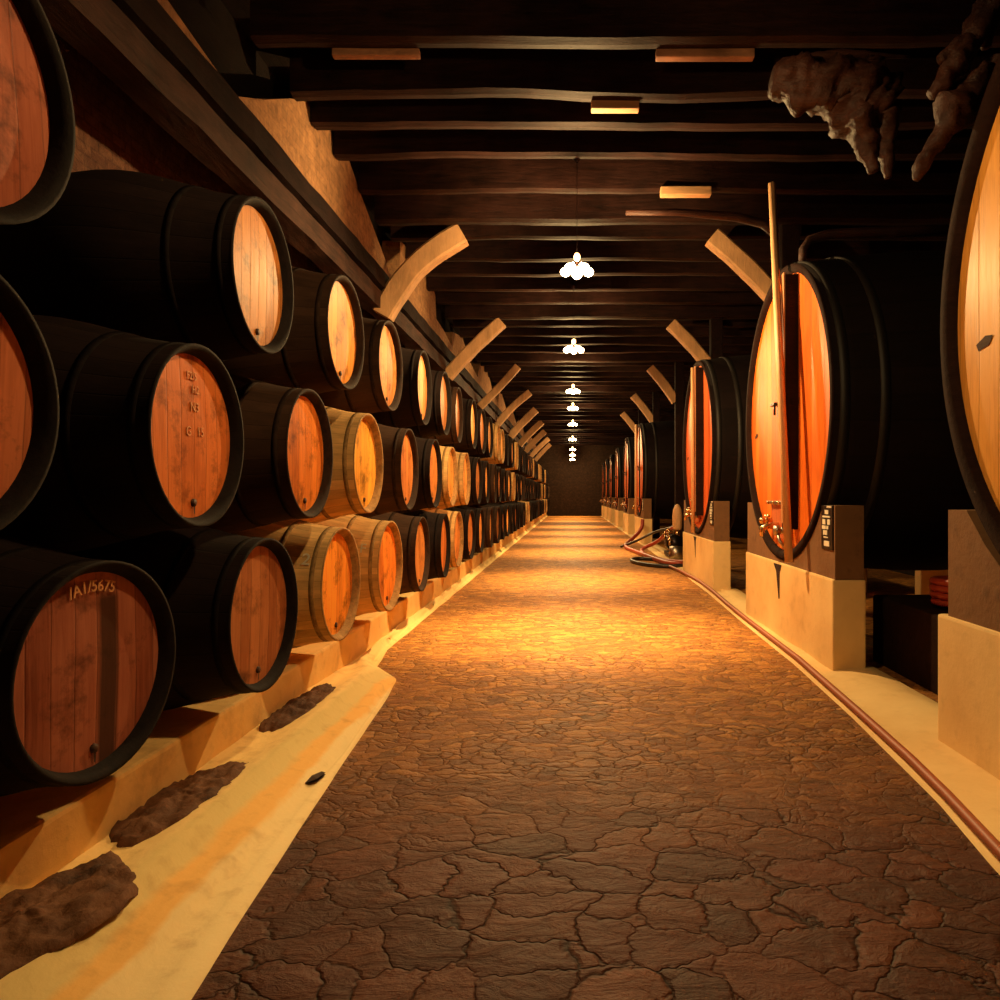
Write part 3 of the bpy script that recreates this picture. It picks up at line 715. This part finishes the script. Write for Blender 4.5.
# leaning pole in front of the big vat (and slimmer ones further on)
def pole(a, b, w, label):
    m = MB(); m.tube([a, Vector(a).lerp(Vector(b), .5), b], w, 4); return tag(m.build('leaning_pole', M_POLE), label, 'pole', 'poles leaning on the vats')
pole((2.03,6.74,-.62), (2.06,7.42,3.22), .040, 'long pale pole leaning upright in front of the large orange-red vat')
pole((2.05,12.2,-.62), (2.07,12.35,2.2), .032, 'thin pole upright in front of the tall narrow red vat')
pole((2.05,23.1,-.62), (2.07,23.2,2.3), .045, 'bright slim pole in front of the vat past the hoses')
# pipe above the big vat
m = MB(); m.tube([(2.35,7.35,2.3),(2.36,7.35,2.52),(2.42,7.35,2.62),(2.62,7.35,2.67),(3.25,7.35,2.69),(3.9,7.35,2.72)], [.045,.045,.05,.05,.055,.05], 10, rough=.35)
tag(m.build('bent_pipe', M_ROOT), 'brown pipe rising from the top of the large orange-red vat and bending right', 'pipe')
m = MB(); m.tube([(.62,8.3,3.27),(1.2,8.3,3.27),(1.9,8.3,3.22),(2.2,8.3,3.13),(2.34,8.25,3.0)], [.03,.035,.05,.06,.05], 8, rough=.5)
tag(m.build('crooked_branch', M_ROOT), 'thin crooked branch drooping toward the top of the leaning pole', 'branch')

# ------------------------------------------------------------------ gnarled roots hanging in the upper right
def rootm(name, segs, mat, seed, label, cat, grp=None):
    m = MB()
    for pts, rad in segs:
        # densify
        P = []; R = []
        for k in range(len(pts)-1):
            for q in range(9):
                t = q/9; P.append(Vector(pts[k]).lerp(Vector(pts[k+1]), t)); R.append(rad[k]+(rad[k+1]-rad[k])*t)
        P.append(Vector(pts[-1])); R.append(rad[-1])
        for _ in range(2):
            P = [P[0]]+[(P[k-1]+P[k]*2+P[k+1])/4 for k in range(1,len(P)-1)]+[P[-1]]
        m.tube(P, R, 22, rough=.5, seed=seed)
    return tag(m.build(name, mat), label, cat, grp)
def A(px, py, Y): return ((px-572)/720*Y, Y, (496-py)/720*Y)
Y0 = 4.6
rootm('gnarled_root', [([A(772,80,Y0),A(800,85,Y0),A(835,88,Y0),A(865,95,Y0),A(885,112,Y0)], [.10,.15,.17,.20,.15]),
    ([A(850,100,Y0),A(862,125,Y0),A(868,150,Y0),A(874,172,Y0)], [.17,.12,.06,.035]),
    ([A(880,118,Y0),A(886,140,Y0),A(886,158,Y0),A(888,178,Y0)], [.10,.06,.05,.02]),
    ([A(790,62,Y0),A(840,55,Y0),A(910,57,Y0)], [.02,.035,.01])], M_ROOT, 3, 'thick dark gnarled root hanging under the ceiling, drooping to two points', 'root', 'gnarled roots under the ceiling')
Y1 = 4.0
rootm('gnarled_root', [([A(1010,-20,Y1),A(985,15,Y1),A(972,45,Y1),A(955,65,Y1),A(942,85,Y1),A(930,95,Y1)], [.10,.09,.05,.075,.06,.03]),
    ([A(980,10,Y1),A(983,30,Y1),A(986,48,Y1)], [.05,.05,.03]),
    ([A(970,45,Y1),A(955,48,Y1),A(940,60,Y1)], [.05,.05,.03])], M_ROOT, 11, 'knotted reddish root rising into the upper right corner', 'root', 'gnarled roots under the ceiling')
rootm('gnarled_root', [([A(985,70,Y1),A(970,90,Y1),A(955,112,Y1),A(942,132,Y1),A(930,152,Y1),A(920,168,Y1),A(916,180,Y1)], [.05,.08,.11,.05,.035,.045,.02]),([A(1000,62,Y1),A(992,78,Y1),A(988,88,Y1)], [.06,.05,.03])], M_ROOT, 17, 'lumpy dark root just left of the yellow-orange vat top', 'root', 'gnarled roots under the ceiling')
# ------------------------------------------------------------------ pipe and hoses on the right
m = MB(); pp = [(1.66,.6),(1.70,2.0),(1.735,2.87),(1.82,3.5),(1.87,4.0),(1.93,4.9),(2.02,6.4),(2.06,8.5),(2.09,9.6),(2.15,11),(2.17,12.3),(2.10,14),(2.02,14.9)]
m.tube([(x,y,-1.448+.006*noise.noise(Vector((0,y,0)))) for x,y in pp], .026, 10)
tag(m.build('red_pipe', M_REDP), 'long reddish brown pipe lying along the foot of the right plinths', 'pipe')
def hose(pts, r, mat, label):
    P = [Vector(p) for p in pts]
    for _ in range(3):
        Q = [P[0]]
        for a,b_ in zip(P, P[1:]): Q += [a.lerp(b_, .25), a.lerp(b_, .75)]
        Q.append(P[-1]); P = Q
    m = MB(); m.tube(P, r, 10); return tag(m.build('hose', mat), label, 'hose', 'hoses on the floor by the gap in the vats')
hose([(2.5,15.2,-1.40),(2.1,15.0,-1.43),(1.9,16.5,-1.44),(1.7,18.5,-1.45),(1.45,20.6,-1.45),(1.8,21.6,-1.3),(2.12,21.8,-1.0),(2.15,21.9,-.72)], .055, M_RED, 'red hose crossing the paving edge and climbing the plinth past the gap')
hose([(2.4,15.4,-1.42),(2.0,16.2,-1.45),(1.75,18.2,-1.45),(1.9,19.6,-1.43),(2.3,19.0,-1.2),(2.45,18.2,-.85),(2.6,17.6,-.72)], .05, M_RED, 'red hose looping up toward the pump')
hose([(1.42,20.8,-1.46),(1.8,20.0,-1.25),(2.2,19.2,-.95),(2.6,18.4,-.80)], .035, M_BLACKRUB, 'thin black hose rising toward the pump')
hose([(2.4,15.0,-1.45),(1.9,14.9,-1.46),(1.5,15.4,-1.46),(1.3,16.2,-1.46),(1.5,16.9,-1.46),(1.9,16.6,-1.46)], .045, M_BLACKRUB, 'black hose lying slack on the paving below the red hoses')
# pump
pr_ = empty('wine_pump', (2.55,17.3,-1.44)); tag(pr_, 'cluttered wine pump with a pale domed cylinder standing in the gap between vats', 'pump')
MB().box((-.28,-.45,0),(.5,.5,.10), .02).build('base', M_DARKIRON, pr_)
m = MB(); m.tube([(-.1,-.3,.32),(-.1,.35,.32)], [.2,.2], 20); m.build('motor', M_DARKIRON, pr_)
m = MB(); m.lathe_z([(.001,.62),(.09,.62),(.11,.68),(.12,.95),(.10,1.12),(.05,1.22),(.001,1.25)], 20, (-.02,0,0)); m.build('cylinder', M_POLE, pr_)
m = MB(); m.tube([(-.02,0,.4),(-.02,0,.64)], .05, 12); m.build('neck', M_BRASS, pr_)
for k,(a,b_,c_) in enumerate(((-.25,-.25,.55),(-.22,.1,.6),(-.28,.3,.5),(-.25,-.4,.4),(.15,-.35,.6),(.25,-.3,.5))):
    m = MB(); m.tube([(a,b_,c_-.12),(a,b_,c_)], .035, 10); m.tube([(a-.06,b_,c_+.01),(a+.08,b_,c_+.01)], .02, 8); m.sphere((a,b_,c_+.04), .035); m.build('valve', M_BRASS, pr_)
m = MB(); m.lathe_z([(.001,.0),(.16,.0),(.17,.14),(.15,.28),(.001,.3)], 18, (-.12,-.62,0)); tag(m.build('steel_pail', M_STEEL, None, (2.5,17.1,-1.44)), 'small dull metal pail in front of the pump', 'pail')
# dark stone shelf with a coiled hose between the two nearest plinths
m = MB(); m.box((2.75,5.2,FLOOR-.02), (3.9,6.6,-.90), .03); tag(m.build('stone_shelf', M_RIM), 'low dark stone shelf in the gap between the two nearest plinths', 'shelf')
def coil(c, R, r, n, mat, label):
    m = MB(); m.tube([(c[0]+(R+.03*math.sin(k*.37))*math.cos(k*.4), c[1]+(R+.03*math.sin(k*.37))*math.sin(k*.4), c[2]+k*.0035) for k in range(n)], r, 8); return tag(m.build('hose', mat), label, 'hose')
coil((3.2,5.7,-.87), .28, .03, 60, M_RED, 'coiled dark red hose on the stone shelf between the two nearest plinths')
m = MB(); m.sphere((2.93,5.35,-.86), .038); tag(m.build('brass_knob', M_BRASS), 'left of two small shiny metal knobs on the stone shelf', 'knob', 'shiny knobs on the stone shelf')
m = MB(); m.sphere((3.06,5.3,-.86), .038); tag(m.build('brass_knob', M_BRASS), 'right of two small shiny metal knobs on the stone shelf', 'knob', 'shiny knobs on the stone shelf')

# ------------------------------------------------------------------ camera, world, view
cam = bpy.data.cameras.new('camera'); co = bpy.data.objects.new('camera', cam); C.objects.link(co)
co.location = (0,0,0); co.rotation_euler = (PI/2,0,0); cam.sensor_width = 36; cam.lens = 25.92
cam.shift_x = -.072; cam.shift_y = -.004; cam.clip_start = .05; cam.clip_end = 200
sc.camera = co
w = bpy.data.worlds.new('world'); sc.world = w; w.use_nodes = True
w.node_tree.nodes['Background'].inputs[0].default_value = (.012,.006,.004,1); w.node_tree.nodes['Background'].inputs[1].default_value = .3
sc.view_settings.view_transform = 'Standard'; sc.view_settings.look = 'None'; sc.view_settings.exposure = 0; sc.view_settings.gamma = 1
sc.view_settings.use_curve_mapping = False
try: sc.cycles.use_denoising = True; sc.cycles.sample_clamp_indirect = 3
except Exception: pass
